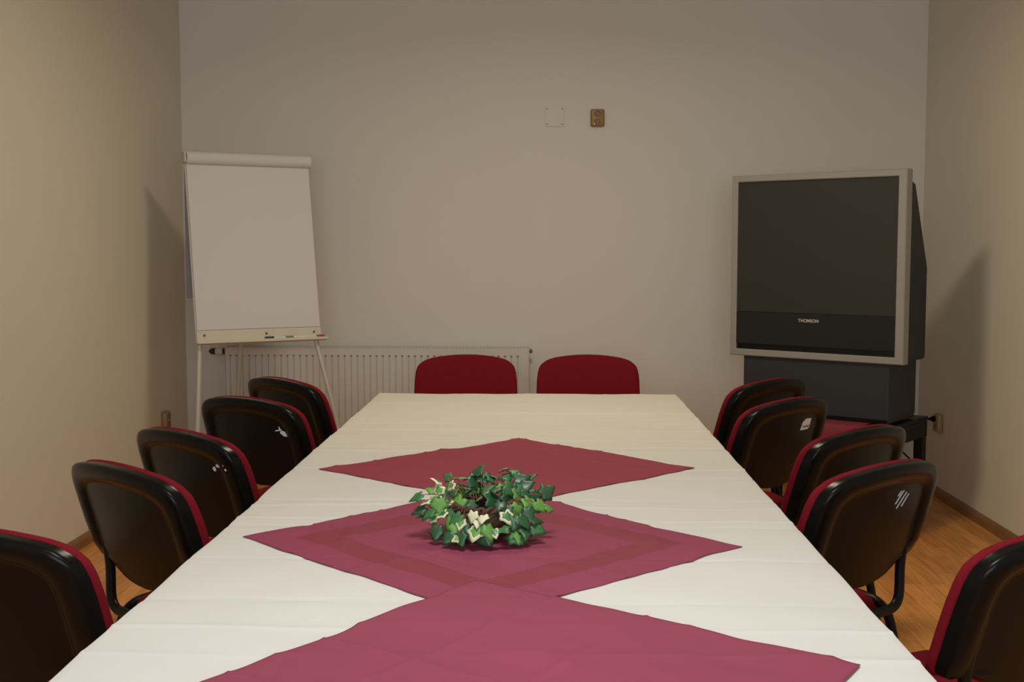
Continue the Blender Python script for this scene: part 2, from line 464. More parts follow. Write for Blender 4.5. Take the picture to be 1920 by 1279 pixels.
DROP = .17
def cloth_grid():
    rx = .008
    xs = np.concatenate([np.linspace(TX0, TX1, 90)])
    ys = np.linspace(TY0, TY1, 700)
    sk = np.array([.003, .008, .02, .05, .09, .13, DROP])
    # parametric extents: negative / beyond = skirt
    px = np.concatenate([-sk[::-1], np.zeros(0), xs - TX0, (TX1 - TX0) + sk])
    py = np.concatenate([-sk[::-1], ys - TY0, (TY1 - TY0) + sk])
    U, V = np.meshgrid(px, py)
    X = np.clip(U, 0, TX1 - TX0) + TX0; Y = np.clip(V, 0, TY1 - TY0) + TY0
    ox = np.where(U < 0, U, np.where(U > TX1 - TX0, U - (TX1 - TX0), 0)); oy = np.where(V < 0, V, np.where(V > TY1 - TY0, V - (TY1 - TY0), 0))
    ov = np.maximum(np.abs(ox), np.abs(oy))
    Z = TZ + cloth_h(X, Y)
    out = .004 * (1 - np.exp(-ov / .006)) + ov * .03 * (1 + np.sin(Y * 11 + X * 9))
    X2 = X + np.sign(ox) * out * (np.abs(ox) > 0); Y2 = Y + np.sign(oy) * out * (np.abs(oy) > 0)
    # slight unevenness of the long edges
    edge = .003 * np.sin(Y * 5.3) + .002 * np.sin(Y * 13.1 + 1)
    X2 = X2 + np.sign(ox) * edge * (ov > .004) * .6
    Z2 = np.where(ov > 0, Z - np.maximum(ov - .0035, ov * .25), Z)
    X2 = X2 + .0045 * (4.78 - Y)
    ny, nx = U.shape
    v = np.stack([X2, Y2, Z2], -1).reshape(-1, 3)
    f = [(j * nx + i, j * nx + i + 1, (j + 1) * nx + i + 1, (j + 1) * nx + i) for j in range(ny - 1) for i in range(nx - 1)]
    return v, f
v, f = cloth_grid()
tag(mesh_obj('tablecloth', v, f, M['cloth']), 'long cream cotton tablecloth with fold creases covering the conference table', 'tablecloth')

def diamond(name, label, A, B, C, D, lift, ride, mats, band=None, wob=0.004, seed=0, n=120):
    """square cloth laid cornerwise: A far, B right, C near, D left; lies on the creased tablecloth"""
    r = random.Random(seed)
    ph = [r.uniform(0, 6) for _ in range(16)]
    s = np.linspace(0, 1, n + 1)
    Sg, Tg = np.meshgrid(s, s)       # s: A->B , t: A->D
    A, B, C, D = [np.array(p, float) for p in (A, B, C, D)]
    P = (A[None, None] * ((1 - Sg) * (1 - Tg))[..., None] + B[None, None] * (Sg * (1 - Tg))[..., None]
         + C[None, None] * (Sg * Tg)[..., None] + D[None, None] * ((1 - Sg) * Tg)[..., None])
    e1 = (B - A) / np.linalg.norm(B - A); e2 = (D - A) / np.linalg.norm(D - A)
    def wave(q, k): return wob * (np.sin(q * 9 + ph[k]) * .6 + np.sin(q * 21 + ph[k + 1]) * .4 + .5 * np.sin(q * 47 + ph[k + 2]) * .5) * np.minimum(1, 8 * np.minimum(q, 1 - q))
    off = (wave(Sg, 0) * (1 - Tg) + wave(Sg, 4) * Tg)[..., None] * e2 + (wave(Tg, 8) * (1 - Sg) + wave(Tg, 12) * Sg)[..., None] * e1
    P = P + off
    X, Y = P[..., 0], P[..., 1]
    edge = np.minimum(np.minimum(Sg, 1 - Sg), np.minimum(Tg, 1 - Tg))
    h = TZ + cloth_h(X, Y) + lift + ride[0] * np.clip((Y - ride[1]) / ride[2], 0, 1) ** 2 * (3 - 2 * np.clip((Y - ride[1]) / ride[2], 0, 1))
    # its own press folds and ripples
    for q, k in ((Sg, .5), (Tg, .5), (Sg, .25), (Tg, .75)):
        h = h + .0022 * np.exp(-np.abs(q - k) / .007)
    inner = np.clip(edge * 10, 0, 1)
    h = h + inner * (.0016 * (1 + np.sin(X * 31 + 3 * np.sin(Y * 6 + ph[0])) * np.sin(Y * 17 + ph[1])) + .0012 * (1 + np.sin(X * 57 + Y * 22 + 2 * np.sin(X * 13 + ph[4])) * np.sin(Y * 43 - X * 11 + ph[5])))
    h = h + .0005 * (1 + np.sin(Sg * 29 + ph[2]) * np.sin(Tg * 23 + ph[3])) * (1 - inner)
    top = np.stack([X, Y, h], -1).reshape(-1, 3)
    bot = np.stack([X, Y, h - .0012], -1).reshape(-1, 3)
    N1 = n + 1
    f = []; fm = []
    for j in range(n):
        for i in range(n):
            f.append((j * N1 + i, (j + 1) * N1 + i, (j + 1) * N1 + i + 1, j * N1 + i + 1))
            sc = (i + .5) / n; tc = (j + .5) / n
            m = min(sc, 1 - sc, tc, 1 - tc)
            fm.append(1 if band and band[0] < m < band[1] else 0)
    o = N1 * N1
    rim = [i for i in range(N1)] + [j * N1 + n for j in range(1, N1)] + [n * N1 + i for i in range(n - 1, -1, -1)] + [j * N1 for j in range(n - 1, 0, -1)]
    for a, b in zip(rim, rim[1:] + rim[:1]):
        f.append((a, b, o + b, o + a)); fm.append(0)
    ob = mesh_obj(name, np.concatenate([top, bot]), f, mats, fmat=fm)
    tag(ob, label, 'table topper', 'burgundy square cloths laid cornerwise along the table')
    return ob
diamond('square_cloth', 'plain wine red square cloth laid cornerwise, farthest along the table', (-.093, 3.626), (.395, 3.152), (-.085, 2.669), (-.618, 3.097), .0021, (0, 0, 1), [M['burgundy_far'], M['burgundy_band']], seed=1)
diamond('square_cloth', 'burgundy square cloth with darker woven border under the ivy basket', (-.131, 2.824), (.384, 2.301), (-.106, 1.842), (-.628, 2.352), .0021, (.0075, 2.52, .16), [M['burgundy'], M['burgundy_band']], band=(.105, .205), seed=2)
diamond('square_cloth', 'burgundy square cloth laid cornerwise nearest the camera, cut off by the picture bottom', (-.126, 2.013), (.441, 1.633), (.06, 1.02), (-.553, 1.433), .0037, (.0085, 1.70, .16), [M['burgundy'], M['burgundy_band']], seed=5)

# ------------------------------------------------------------------ ivy basket
BZ = TZ + .0135
ivy = thing('ivy_basket', 'small round wicker basket overflowing with green ivy on the table', 'plant', (-.134, 2.336, BZ))
v = []; f = []; n = 72; R = 11
for r in range(R):
    z = .004 + .060 * r / (R - 1); rad = .046 + .014 * math.sin(r / (R - 1) * PI * .75)
    for k in range(n):
        a = 2 * PI * k / n
        q = rad + .0028 * math.sin(a * 18 + (r % 2) * PI)
        v.append((q * math.cos(a), q * math.sin(a), z))
for r in range(R - 1):
    for k in range(n):
        f.append((r * n + k, r * n + (k + 1) % n, (r + 1) * n + (k + 1) % n, (r + 1) * n + k))
f.append(tuple(range(n))[::-1])
mesh_obj('basket', v, f, M['wicker'], ivy)
bm = bmesh.new()
for ph in (0, PI):
    add_tube(bm, [((.055 + .004 * math.cos(9 * a + ph)) * math.cos(a), (.055 + .004 * math.cos(9 * a + ph)) * math.sin(a), .064 + .004 * math.sin(9 * a + ph)) for a in [2 * PI * k / 120 for k in range(121)]], .0042, 8)
rim_o = bm_obj('basket_rim', bm, M['wicker'], ivy, True)
bm = bmesh.new(); add_lathe(bm, [(.0, .046), (.02, .050), (.04, .047), (.053, .044)], 24); bm_obj('soil', bm, M['soil'], ivy, True)
LEAVES = [
(-0.133,0.000,0.092,0.015,"M"),
(-0.127,0.000,0.066,0.016,"D"),
(-0.107,-0.020,0.063,0.016,"M"),
(-0.094,0.030,0.119,0.013,"V"),
(-0.106,0.030,0.100,0.012,"L"),
(-0.090,0.020,0.103,0.013,"V"),
(-0.076,0.060,0.121,0.013,"M"),
(-0.074,0.020,0.101,0.019,"M"),
(-0.063,0.000,0.115,0.011,"V"),
(-0.050,0.060,0.119,0.018,"L"),
(-0.015,0.090,0.129,0.017,"D"),
(-0.021,0.060,0.111,0.019,"D"),
(-0.002,0.080,0.117,0.021,"D"),
(0.012,0.080,0.117,0.015,"M"),
(0.040,0.100,0.130,0.013,"L"),
(0.062,0.100,0.126,0.015,"M"),
(0.023,0.050,0.100,0.021,"D"),
(0.040,0.050,0.098,0.015,"L"),
(0.020,0.030,0.080,0.024,"D"),
(0.075,0.080,0.116,0.019,"D"),
(0.096,0.090,0.118,0.013,"D"),
(0.087,0.060,0.104,0.017,"D"),
(0.056,0.060,0.108,0.015,"D"),
(0.130,0.030,0.097,0.017,"D"),
(0.107,0.040,0.089,0.015,"D"),
(0.070,0.030,0.090,0.017,"L"),
(0.096,0.000,0.081,0.019,"L"),
(0.117,-0.010,0.078,0.015,"L"),
(0.134,0.000,0.072,0.015,"L"),
(0.071,-0.020,0.070,0.017,"L"),
(0.052,-0.050,0.075,0.015,"D"),
(0.052,-0.065,0.067,0.015,"V"),
(0.084,-0.060,0.059,0.019,"D"),
(0.065,-0.070,0.055,0.015,"M"),
(0.106,-0.030,0.056,0.017,"D"),
(0.110,-0.040,0.039,0.017,"M"),
(0.089,-0.070,0.038,0.019,"D"),
(0.068,-0.080,0.022,0.017,"M"),
(0.077,-0.080,0.020,0.013,"L"),
(0.011,-0.090,0.024,0.021,"D"),
(-0.008,-0.090,0.041,0.017,"V"),
(0.018,-0.090,0.044,0.019,"L"),
(0.029,-0.090,0.041,0.011,"V"),
(-0.001,-0.080,0.051,0.015,"D"),
(-0.031,-0.070,0.049,0.017,"D"),
(-0.039,-0.070,0.054,0.013,"V"),
(-0.063,-0.050,0.051,0.017,"L"),
(-0.049,-0.060,0.061,0.017,"M"),
(-0.048,-0.070,0.043,0.015,"L"),
(-0.089,-0.050,0.030,0.019,"D"),
(-0.060,-0.080,0.025,0.017,"D"),
(-0.039,-0.090,0.023,0.017,"D"),
(-0.045,-0.090,0.020,0.010,"V"),
(-0.049,-0.080,0.032,0.013,"M"),
(-0.079,-0.030,0.064,0.013,"V"),
(-0.086,-0.020,0.063,0.013,"L"),
(-0.069,-0.020,0.067,0.017,"M"),
(-0.051,-0.010,0.079,0.021,"L"),
(-0.040,0.000,0.082,0.013,"D"),
(-0.010,0.010,0.084,0.013,"L"),
(-0.034,0.030,0.096,0.013,"M"),
(-0.040,0.050,0.103,0.011,"L"),
(-0.069,0.000,0.082,0.013,"V"),
(-0.115,0.000,0.082,0.011,"V"),
(-0.094,0.010,0.086,0.013,"V"),
(-0.015,-0.075,0.070,0.012,"C"),
(0.005,-0.079,0.067,0.012,"C"),
(-0.005,-0.083,0.057,0.010,"C"),
(-0.031,0.070,0.119,0.015,"D"),
(0.027,0.085,0.115,0.017,"D"),
(0.047,0.090,0.116,0.013,"M"),
(0.007,0.050,0.100,0.015,"M"),
(0.064,0.050,0.098,0.015,"D"),
(0.078,0.040,0.098,0.013,"M"),
(0.037,-0.045,0.085,0.013,"D"),
(-0.018,-0.045,0.087,0.012,"D"),
(0.047,-0.085,0.047,0.013,"M"),
(-0.023,-0.080,0.036,0.013,"D"),
(0.094,-0.030,0.067,0.015,"D"),
(-0.078,0.000,0.082,0.013,"M"),
(-0.061,0.020,0.094,0.013,"M"),
]
_lb = [(.22, -.50), (.46, -.60), (.62, -.46), (.64, -.20), (.82, -.02), (.90, .16), (.74, .30), (.56, .40), (.40, .66), (.20, .94)]
LOBES = [(0, -.32)] + _lb + [(0, 1.12)] + [(-x, y) for x, y in _lb[::-1]]
LM = [M['leaf_D'], M['leaf_M'], M['leaf_L'], M['leaf_V']]
rl = random.Random(12)
v = []; f = []; fm = []; stems = []
def add_leaf(p, sz, col):
    sz *= 1.36
    p = Vector(p)
    out = Vector((p.x, p.y, 0)); out = out.normalized() if out.length > .01 else Vector((0, -1, 0))
    nrm = (Vector((0, -.55, .55)) + out * .35 + Vector((rl.uniform(-.5, .5), rl.uniform(-.5, .5), rl.uniform(-.35, .45)))).normalized()
    tipd = out * .7 + Vector((rl.uniform(-.7, .7), rl.uniform(-.4, .4), rl.uniform(-.9, .5) - (.3 if p.z < .07 else -.35)))
    tip = (tipd - nrm * tipd.dot(nrm)).normalized(); side = tip.cross(nrm)
    cup = rl.uniform(.10, .28); b = len(v)
    base_i = {'D': 0, 'M': 1, 'L': 2, 'V': rl.choice((1, 2)), 'C': 3}[col]
    edge_i = {'D': 0, 'M': 1, 'L': 2, 'V': 3, 'C': 3}[col]
    k = len(LOBES); w = rl.uniform(.78, 1.0)
    def at(x, y, dz): return p + side * (x * w * sz) + tip * ((y - .15) * sz) + nrm * (dz * sz)
    v.append(at(0, -.05, .06))
    for x, y in LOBES:
        v.append(at(x * .62, y * .62, .07 - cup * .25 * abs(x)))
    for x, y in LOBES:
        v.append(at(x, y, -cup * (x * x + .35 * y * y)))
    for i in range(k):
        j = (i + 1) % k
        f.append((b, b + 1 + i, b + 1 + j)); fm.append(base_i)
        f.append((b + 1 + i, b + 1 + k + i, b + 1 + k + j, b + 1 + j)); fm.append(edge_i)
    if Vector((p.x, p.y)).length > .075: stems.append((p - tip * sz * .45, nrm))
for x, y, z, sz, c in LEAVES:
    add_leaf((x, y, max(z - .0115, .017)), sz, c)
for k in range(70):        # leaves filling the back and sides of the ring
    a = rl.uniform(-.25, PI + .25); q = rl.uniform(.055, .125)
    add_leaf((q * math.cos(a), q * math.sin(a), rl.uniform(.03, .095)), rl.uniform(.011, .018), rl.choice('DDMMLV'))
v = [Vector((p.x, p.y, max(p.z, .003))) for p in v]
fo = mesh_obj('ivy_leaves', v, f, LM, ivy, fmat=fm, smooth=True)
so = fo.modifiers.new('thickness', 'SOLIDIFY'); so.thickness = .0006
bm = bmesh.new()
for p, nrm in stems[::2]:
    o = Vector((p.x, p.y, 0)); d = o.normalized() if o.length > .01 else Vector((0, -1, 0))
    a = d * .046 + Vector((0, 0, .066))
    mid = (a + p) / 2 + Vector((0, 0, .010))
    add_tube(bm, smooth_path([a, mid, p], .03, 4), .0008, 5)
bm_obj('ivy_stems', bm, M['stem'], ivy, True)

# ------------------------------------------------------------------ flipchart easel
yaw, lean = .54, .177
ux = Vector((math.cos(yaw), math.sin(yaw), 0)); bk = Vector((-math.sin(yaw), math.cos(yaw), 0)); up = Vector((0, 0, math.cos(lean))) + bk * math.sin(lean); nf = ux.cross(up)   # nf points to the front
CQ = Vector((0, 0, 1.324)); SC = .967
def cs(x, y, z): return CQ + (Vector((x, y, z)) - CQ) * SC
FB = cs(-1.511, 6.075, .912)
F = Matrix.Translation(FB) @ Matrix((ux, -nf, up)).transposed().to_4x4()   # local x along board, y to the back, z up the board
easel = thing('flipchart_easel', 'white flipchart easel with blank paper pad standing in the left corner', 'flipchart', (FB.x, FB.y, 0))
def er(o): return rel(o, easel)
PH, PW = .876 * SC, .655 * SC
bm = bmesh.new(); add_box(bm, -PW / 2 - .006, PW / 2 + .006, .006, .022, -.068, PH + .012, .004, 2, F); er(bm_obj('board', bm, M['board_white']))
# paper pad: slightly wavy front sheet
v = []; f = []; nx, nz = 30, 44
for j in range(nz + 1):
    for i in range(nx + 1):
        x = -PW / 2 + PW * i / nx; z = .001 + (PH - .005) * j / nz; q = 1 - j / nz
        y = -.0035 - .0035 * q * (1 + math.sin(x * 8 + 1.3)) * .5 - .002 * math.exp(-((z - .20 - .06 * math.sin(x * 5)) / .03) ** 2)
        v.append(F @ Vector((x, y, z)))
o = len(v)
for j in range(nz + 1):
    for i in range(nx + 1):
        v.append(F @ Vector((-PW / 2 + PW * i / nx, .0055, .001 + (PH - .005) * j / nz)))
w = nx + 1
for j in range(nz):
    for i in range(nx):
        f.append((j * w + i, j * w + i + 1, (j + 1) * w + i + 1, (j + 1) * w + i))
rim = list(range(w)) + [j * w + nx for j in range(1, nz + 1)] + [nz * w + i for i in range(nx - 1, -1, -1)] + [j * w for j in range(nz - 1, 0, -1)]
for a, b in zip(rim, rim[1:] + rim[:1]): f.append((a, o + a, o + b, b))
er(mesh_obj('paper_pad', v, f, M['paper'], angle=math.radians(50)))
# sheets turned over the top, hanging behind: roll and flap
prof = []
r0 = .031
for k in range(19):
    a = -.62 * PI + 1.62 * PI * k / 18
    prof.append((-.006 + -r0 * math.cos(a) , PH + .020 + r0 * math.sin(a)))
FL = [(.034 + l * math.sin(lean), PH - .03 - l * math.cos(lean)) for l in (0, .16, .32, .48, .645)]
def strip(name, path, x0, x1, th, m, skew=0.0):
    v = []; f = []; n = len(path); K = 12
    for s in (0, 1):
        for i, (y, z) in enumerate(path):
            a = path[max(i - 1, 0)]; b = path[min(i + 1, n - 1)]
            ty, tz = b[0] - a[0], b[1] - a[1]; l = math.hypot(ty, tz)
            oy, oz = -tz / l * th * s, ty / l * th * s
            for k in range(K + 1):
                v.append(F @ Vector((x0 + (x1 - x0) * k / K + skew * i / n, y + oy, z + oz)))
    W = K + 1; O = n * W
    for i in range(n - 1):
        for k in range(K):
            f.append((i * W + k, i * W + k + 1, (i + 1) * W + k + 1, (i + 1) * W + k)); f.append((O + i * W + k, O + (i + 1) * W + k, O + (i + 1) * W + k + 1, O + i * W + k + 1))
        f.append((i * W, (i + 1) * W, O + (i + 1) * W, O + i * W)); f.append((i * W + K, O + i * W + K, O + (i + 1) * W + K, (i + 1) * W + K))
    for k in range(K):
        f.append((k, O + k, O + k + 1, k + 1)); e = (n - 1) * W; f.append((e + k, e + k + 1, O + e + k + 1, O + e + k))
    return er(mesh_obj(name, v, f, m, angle=math.radians(50)))
ro = strip('turned_roll', prof, -PW / 2 - .002, PW / 2 + .006, .002, M['paper'])
fl = strip('hanging_sheets', FL, -PW / 2 - .004, PW / 2 - .02, .002, M['paper_shaded'], skew=.0)
fl['label'] = 'used sheets hanging behind the board, shade painted in as grey'
# clamp cap at the left end of the roll, tray with lip, screws
bm = bmesh.new()
add_box(bm, -PW / 2 - .016, -PW / 2 + .001, -.030, .026, PH - .008, PH + .052, .008, 3, F)
er(bm_obj('clamp_cap', bm, M['leg_metal'], None, True))
bm = bmesh.new()
add_box(bm, -PW / 2 - .004, PW / 2 + .004, -.006, .006, -.062, -.001, .002, 2, F)
add_box(bm, -PW / 2 - .010, PW / 2 + .028, -.042, .020, -.070, -.062, .003, 2, F)
add_box(bm, -PW / 2 - .010, PW / 2 + .028, -.044, -.040, -.070, -.056, .0015, 1, F)
tr = er(bm_obj('pen_tray', bm, M['tray']))
for x in (-PW / 2 + .033, .03, PW / 2 - .035):
    bm = bmesh.new()
    add_lathe(bm, [(.0, -.0105), (.004, -.010), (.0062, -.0075), (.0062, -.005)], 14, F @ Matrix.Translation((x, 0, -.026)) @ Matrix.Rotation(PI / 2, 4, 'X') @ Matrix.Scale(-1, 4, (0, 0, 1)) @ Matrix.Translation((0, 0, 0)))
    s_ = er(bm_obj('tray_screw', bm, M['screw'], None, True))
def eleg(name, pts, r, m):
    bm = bmesh.new(); add_tube(bm, pts, r, 12)
    lo = Vector(pts[-1])
    o = er(bm_obj(name, bm, m, None, True))
    bm = bmesh.new(); add_lathe(bm, [(.014, 0), (.016, .004), (.0145, .03), (.012, .034)], 14, Matrix.Translation((lo.x, lo.y, 0)))
    c = bm_obj('foot_cap', bm, M['shell'], None, True); c.parent = o; c.matrix_parent_inverse = o.matrix_parent_inverse.copy(); c.matrix_parent_inverse = Matrix.Translation(easel.location).inverted() @ Matrix.Identity(4) if False else Matrix.Identity(4)
    return o
BLp = F @ Vector((-PW / 2 + .012, .012, -.066)); BRp = F @ Vector((PW / 2 - .022, .012, -.066)); TCp = F @ Vector((.02, .060, PH - .10))
eleg('leg', [BLp, cs(-1.782, 5.86, .48), (-1.72, 5.58, .008)], .0125, M['leg_metal'])
eleg('leg', [BRp, cs(-1.135, 6.19, .42), (-1.00, 5.93, .008)], .0125, M['leg_metal'])
eleg('leg', [TCp, cs(-1.735, 6.46, .52), (-1.745, 6.33, .008)], .0125, M['leg_metal'])

def marker(label, x, cap_m, body_m, flip):
    l = .118; r = .0075
    mt = thing('marker_pen', label, 'pen', F @ Vector((x, -.022, -.0595)), yaw, 'markers lying on the flipchart tray')
    b = bmesh.new(); add_lathe(b, [(r * .9, -l / 2), (r, -l / 2 + .003), (r, .016), (r * .9, .018)], 14, Matrix.Translation((0, 0, r)) @ Matrix.Rotation(PI / 2, 4, 'Y') @ Matrix.Scale(flip, 4, (0, 0, 1)))
    bm_obj('barrel', b, body_m, mt, True)
    b = bmesh.new(); add_lathe(b, [(r * 1.05, .014), (r * 1.1, .018), (r * 1.08, l / 2 - .004), (r * .9, l / 2)], 14, Matrix.Translation((0, 0, r)) @ Matrix.Rotation(PI / 2, 4, 'Y') @ Matrix.Scale(flip, 4, (0, 0, 1)))
    bm_obj('cap', b, cap_m, mt, True)
marker('black capped marker pen on the flipchart tray, leftmost of three', .075, M['pen_black'], M['pen_body'], -1)
marker('grey marker pen on the flipchart tray between the black and red ones', .178, M['pen_grey'], M['pen_body'], -1)
marker('red capped marker pen at the right end of the flipchart tray', .272, M['pen_red'], M['pen_body'], 1)

# ------------------------------------------------------------------ radiator
RX0, RX1, RZ0, RZ1, RY0, RY1 = -1.835, -.112, .17, .775, 6.565, 6.63
rad = thing('panel_radiator', 'long white ribbed panel radiator on the back wall under the flipchart', 'radiator', ((RX0 + RX1) / 2, (RY0 + RY1) / 2, RZ0))
def rr(o): return rel(o, rad)
pitch = .0362; prof = []; x = RX0 + .03
prof.append((RX0 + .004, RY0))
while x < RX1 - .03:
    prof += [(x - .004, RY0), (x - .0015, RY0 + .007), (x + .0015, RY0 + .007), (x + .004, RY0)]
    x += pitch
prof.append((RX1 - .004, RY0))
def rad_panel(ytop):
    lev = [(RZ0, 0), (RZ0 + .035, 0), (RZ0 + .05, 1), (RZ1 - .057, 1), (RZ1 - .045, 0), (RZ1 - .006, 0)]
    v = []; f = []
    for z, k in lev:
        for px, py in prof: v.append((px, RY0 + (py - RY0) * k, z))
    n = len(prof)
    for j in range(len(lev) - 1):
        for i in range(n - 1): f.append((j * n + i, j * n + i + 1, (j + 1) * n + i + 1, (j + 1) * n + i))
    return v, f
v, f = rad_panel(0)
fp = rr(mesh_obj('front_panel', v, f, M['radiator'], smooth=False))
so = fp.modifiers.new('sheet', 'SOLIDIFY'); so.thickness = .002; so.offset = -1
# dark press slots at the head of each groove
bm = bmesh.new(); x = RX0 + .03
while x < RX1 - .03:
    add_box(bm, x - .0065, x + .0065, RY0 - .0006, RY0 + .004, RZ1 - .052, RZ1 - .046); x += pitch
rs = rr(bm_obj('groove_heads', bm, M['rad_dark']))
rr(box_obj('back_panel', RX0 + .01, RX1 - .01, RY1 - .012, RY1 - .004, RZ0, RZ1 - .01, M['radiator'], .002))
for x0 in (RX0, RX1 - .003):
    rr(box_obj('side_cover', x0, x0 + .003, RY0 - .002, RY1, RZ0 + .01, RZ1 - .002, M['radiator']))
bm = bmesh.new()
add_box(bm, RX0, RX1, RY0 - .002, RY0 + .008, RZ1 - .004, RZ1); add_box(bm, RX0, RX1, RY1 - .008, RY1, RZ1 - .004, RZ1)
x = RX0
while x < RX1 - .004:
    add_box(bm, x, x + .006, RY0, RY1, RZ1 - .004, RZ1); x += .019
rr(bm_obj('top_grille', bm, M['radiator']))
for x in (RX0 + .25, RX1 - .25):
    rr(box_obj('wall_bracket', x - .015, x + .015, RY1 - .006, YB - .002, RZ0 + .03, RZ1 - .06, M['radiator'], .002))
X90 = Matrix.Rotation(PI / 2, 4, 'Y')
bm = bmesh.new(); add_lathe(bm, [(.004, 0), (.011, .004), (.0115, .012), (.009, .017), (.003, .018)], 16, Matrix.Translation((RX1, RY0 + .03, RZ1 - .022)) @ X90)
rr(bm_obj('bleed_plug', bm, M['screw'], None, True))
VX, VY, VZ = RX0 - .055, RY0 + .02, .748
bm = bmesh.new(); add_lathe(bm, [(.004, -.062), (.009, -.058), (.017, -.048), (.018, -.026), (.015, -.022)], 18, Matrix.Translation((VX + .02, VY, VZ)) @ X90)
vo = rr(bm_obj('valve_tail', bm, M['copper'], None, True))
bm = bmesh.new(); add_lathe(bm, [(.017, -.024), (.021, -.02), (.0225, -.004), (.0225, .012), (.020, .018), (.014, .019)], 18, Matrix.Translation((VX + .02, VY, VZ)) @ X90)
rr(bm_obj('valve_head', bm, M['radiator'], None, True))
bm = bmesh.new(); add_lathe(bm, [(.016, .018), (.017, .021), (.017, .030), (.010, .034), (.010, .050)], 16, Matrix.Translation((VX + .02, VY, VZ)) @ X90)
rr(bm_obj('valve_nut', bm, M['copper'], None, True))

# ------------------------------------------------------------------ wall plates
bm = bmesh.new(); PX, PZ = .028, 2.067
add_box(bm, PX - .054, PX + .054, YB - .006, YB, PZ - .056, PZ + .056, .003, 2)
cp = tag(bm_obj('cover_plate', bm, M['wall_white']), 'square blank cover plate painted over on the back wall beside the socket', 'wall plate')
for sx in (-1, 1):
    for sz in (-1, 1):
        bm = bmesh.new(); add_lathe(bm, [(.0, -.0022), (.0035, -.0015), (.0045, .001)], 12, Matrix.Translation((PX + sx * .042, YB - .006, PZ + sz * .043)) @ Matrix.Rotation(-PI / 2, 4, 'X'))
        o = bm_obj('plate_screw', bm, M['screw'], None, True); o.parent = cp

def socket(label, Mx, m, w=.078, h=.096, d=.024, pin=False):
    """double socket; local: x across, z up, y out of the wall is negative"""
    t = thing('wall_socket', label, 'socket'); t.matrix_world = Mx
    b = bmesh.new(); add_box(b, -w / 2, w / 2, -d, 0, -h / 2, h / 2, .009, 3); bm_obj('housing', b, m, t, True)
    for z in (h * .23, -h * .23):
        b = bmesh.new()
        add_lathe(b, [(.0, .0012), (.013, .0012), (.0145, .0028), (.0165, .0032), (.0175, .001), (.0175, -.004)], 20, Matrix.Translation((0, -d, z)) @ Matrix.Rotation(PI / 2, 4, 'X'))
        k = bm_obj('outlet', b, M['socket_in'], t, True)
        b = bmesh.new()
        for sx in (-1, 1): add_lathe(b, [(.0, .0017), (.0022, .0016), (.0022, -.001)], 8, Matrix.Translation((sx * .0085, -d, z)) @ Matrix.Rotation(PI / 2, 4, 'X'))
        bm_obj('pin_holes', b, M['tv_strip'], k, True)
        if pin and z < 0:
            b = bmesh.new(); add_lathe(b, [(.0, .011), (.0045, .009), (.0048, .0)], 10, Matrix.Translation((-.0165, -d, -.036)) @ Matrix.Rotation(PI / 2, 4, 'X'))
            bm_obj('earth_pin', b, M['pin'], k, True)
    return t
socket('brown double wall socket high on the back wall right of the cover plate', Matrix.Translation((.267, YB, 2.058)), M['socket'], pin=True)
socket('tan wall socket low on the left wall behind the left chairs', Matrix.Translation((XL, 6.235, .405)) @ Matrix.Rotation(PI / 2, 4, 'Z'), M['socket_beige'], d=.03)
socket('tan wall socket low on the right wall with a black plug in it', Matrix.Translation((XR, 6.27, .402)) @ Matrix.Rotation(-PI / 2, 4, 'Z'), M['socket_beige'], d=.03)

# ------------------------------------------------------------------ television on its low table
TVR = Vector((1.604, 5.356, 0)); tyaw = -.653
# local frame: x from viewer's left to right along the screen, y to the back; origin at the right front corner
TVM = Matrix.Translation(TVR) @ Matrix.Rotation(tyaw, 4, 'Z')
tv = thing('projection_television', 'big grey rear projection television with silver frame in the right corner', 'television'); tv.matrix_world = TVM
W, Z0, Z1 = .88, .799, 1.687
def tvobj(name, bm, m, smooth=False): return bm_obj(name, bm, m, tv, smooth)
bm = bmesh.new()
def frame_mesh(bm, x0, x1, z0, z1, l, r, t, b, y0, y1, bev):
    o = [(x0, z0), (x1, z0), (x1, z1), (x0, z1)]; i = [(x0 + l, z0 + b), (x1 - r, z0 + b), (x1 - r, z1 - t), (x0 + l, z1 - t)]
    def ring(p, y, s=0): 
        c = [(x0 + x1) / 2, (z0 + z1) / 2]
        return [bm.verts.new((q[0] - s * (1 if q[0] > c[0] else -1), y, q[1] - s * (1 if q[1] > c[1] else -1))) for q in p]
    R = [ring(o, y1, .004), ring(o, y1 - .006), ring(o, y0 + bev), ring(o, y0, bev), ring(i, y0, -bev), ring(i, y0 + bev), ring(i, y0 + .030), ring(i, y1, 0)]
    for a, b_ in zip(R, R[1:]):
        for k in range(4):
            bm.faces.new((a[k], a[(k + 1) % 4], b_[(k + 1) % 4], b_[k]))
    for k in range(4):
        bm.faces.new((R[-1][k], R[-1][(k + 1) % 4], R[0][(k + 1) % 4], R[0][k]))
frame_mesh(bm, -W, 0, Z0, Z1, .032, .040, .033, .033, 0, .070, .004)
tvobj('frame', bm, M['silver'])
ix0, ix1, iz0, iz1 = -W + .032, -.040, Z0 + .033, Z1 - .033; ih = iz1 - iz0
zs = iz0 + ih * .225; zb = iz0 + ih * .033
bm = bmesh.new(); add_box(bm, ix0, ix1, .010, .030, zs + .001, iz1, .001, 1); tvobj('screen', bm, M['tv_screen'])
bm = bmesh.new(); add_box(bm, ix0, ix1, .006, .030, zb, zs, .003, 2); sp = tvobj('speaker_panel', bm, M['tv_speaker'])
bm = bmesh.new(); add_box(bm, ix0, ix1, .016, .030, iz0, zb, 0); tvobj('control_strip', bm, M['tv_strip'])
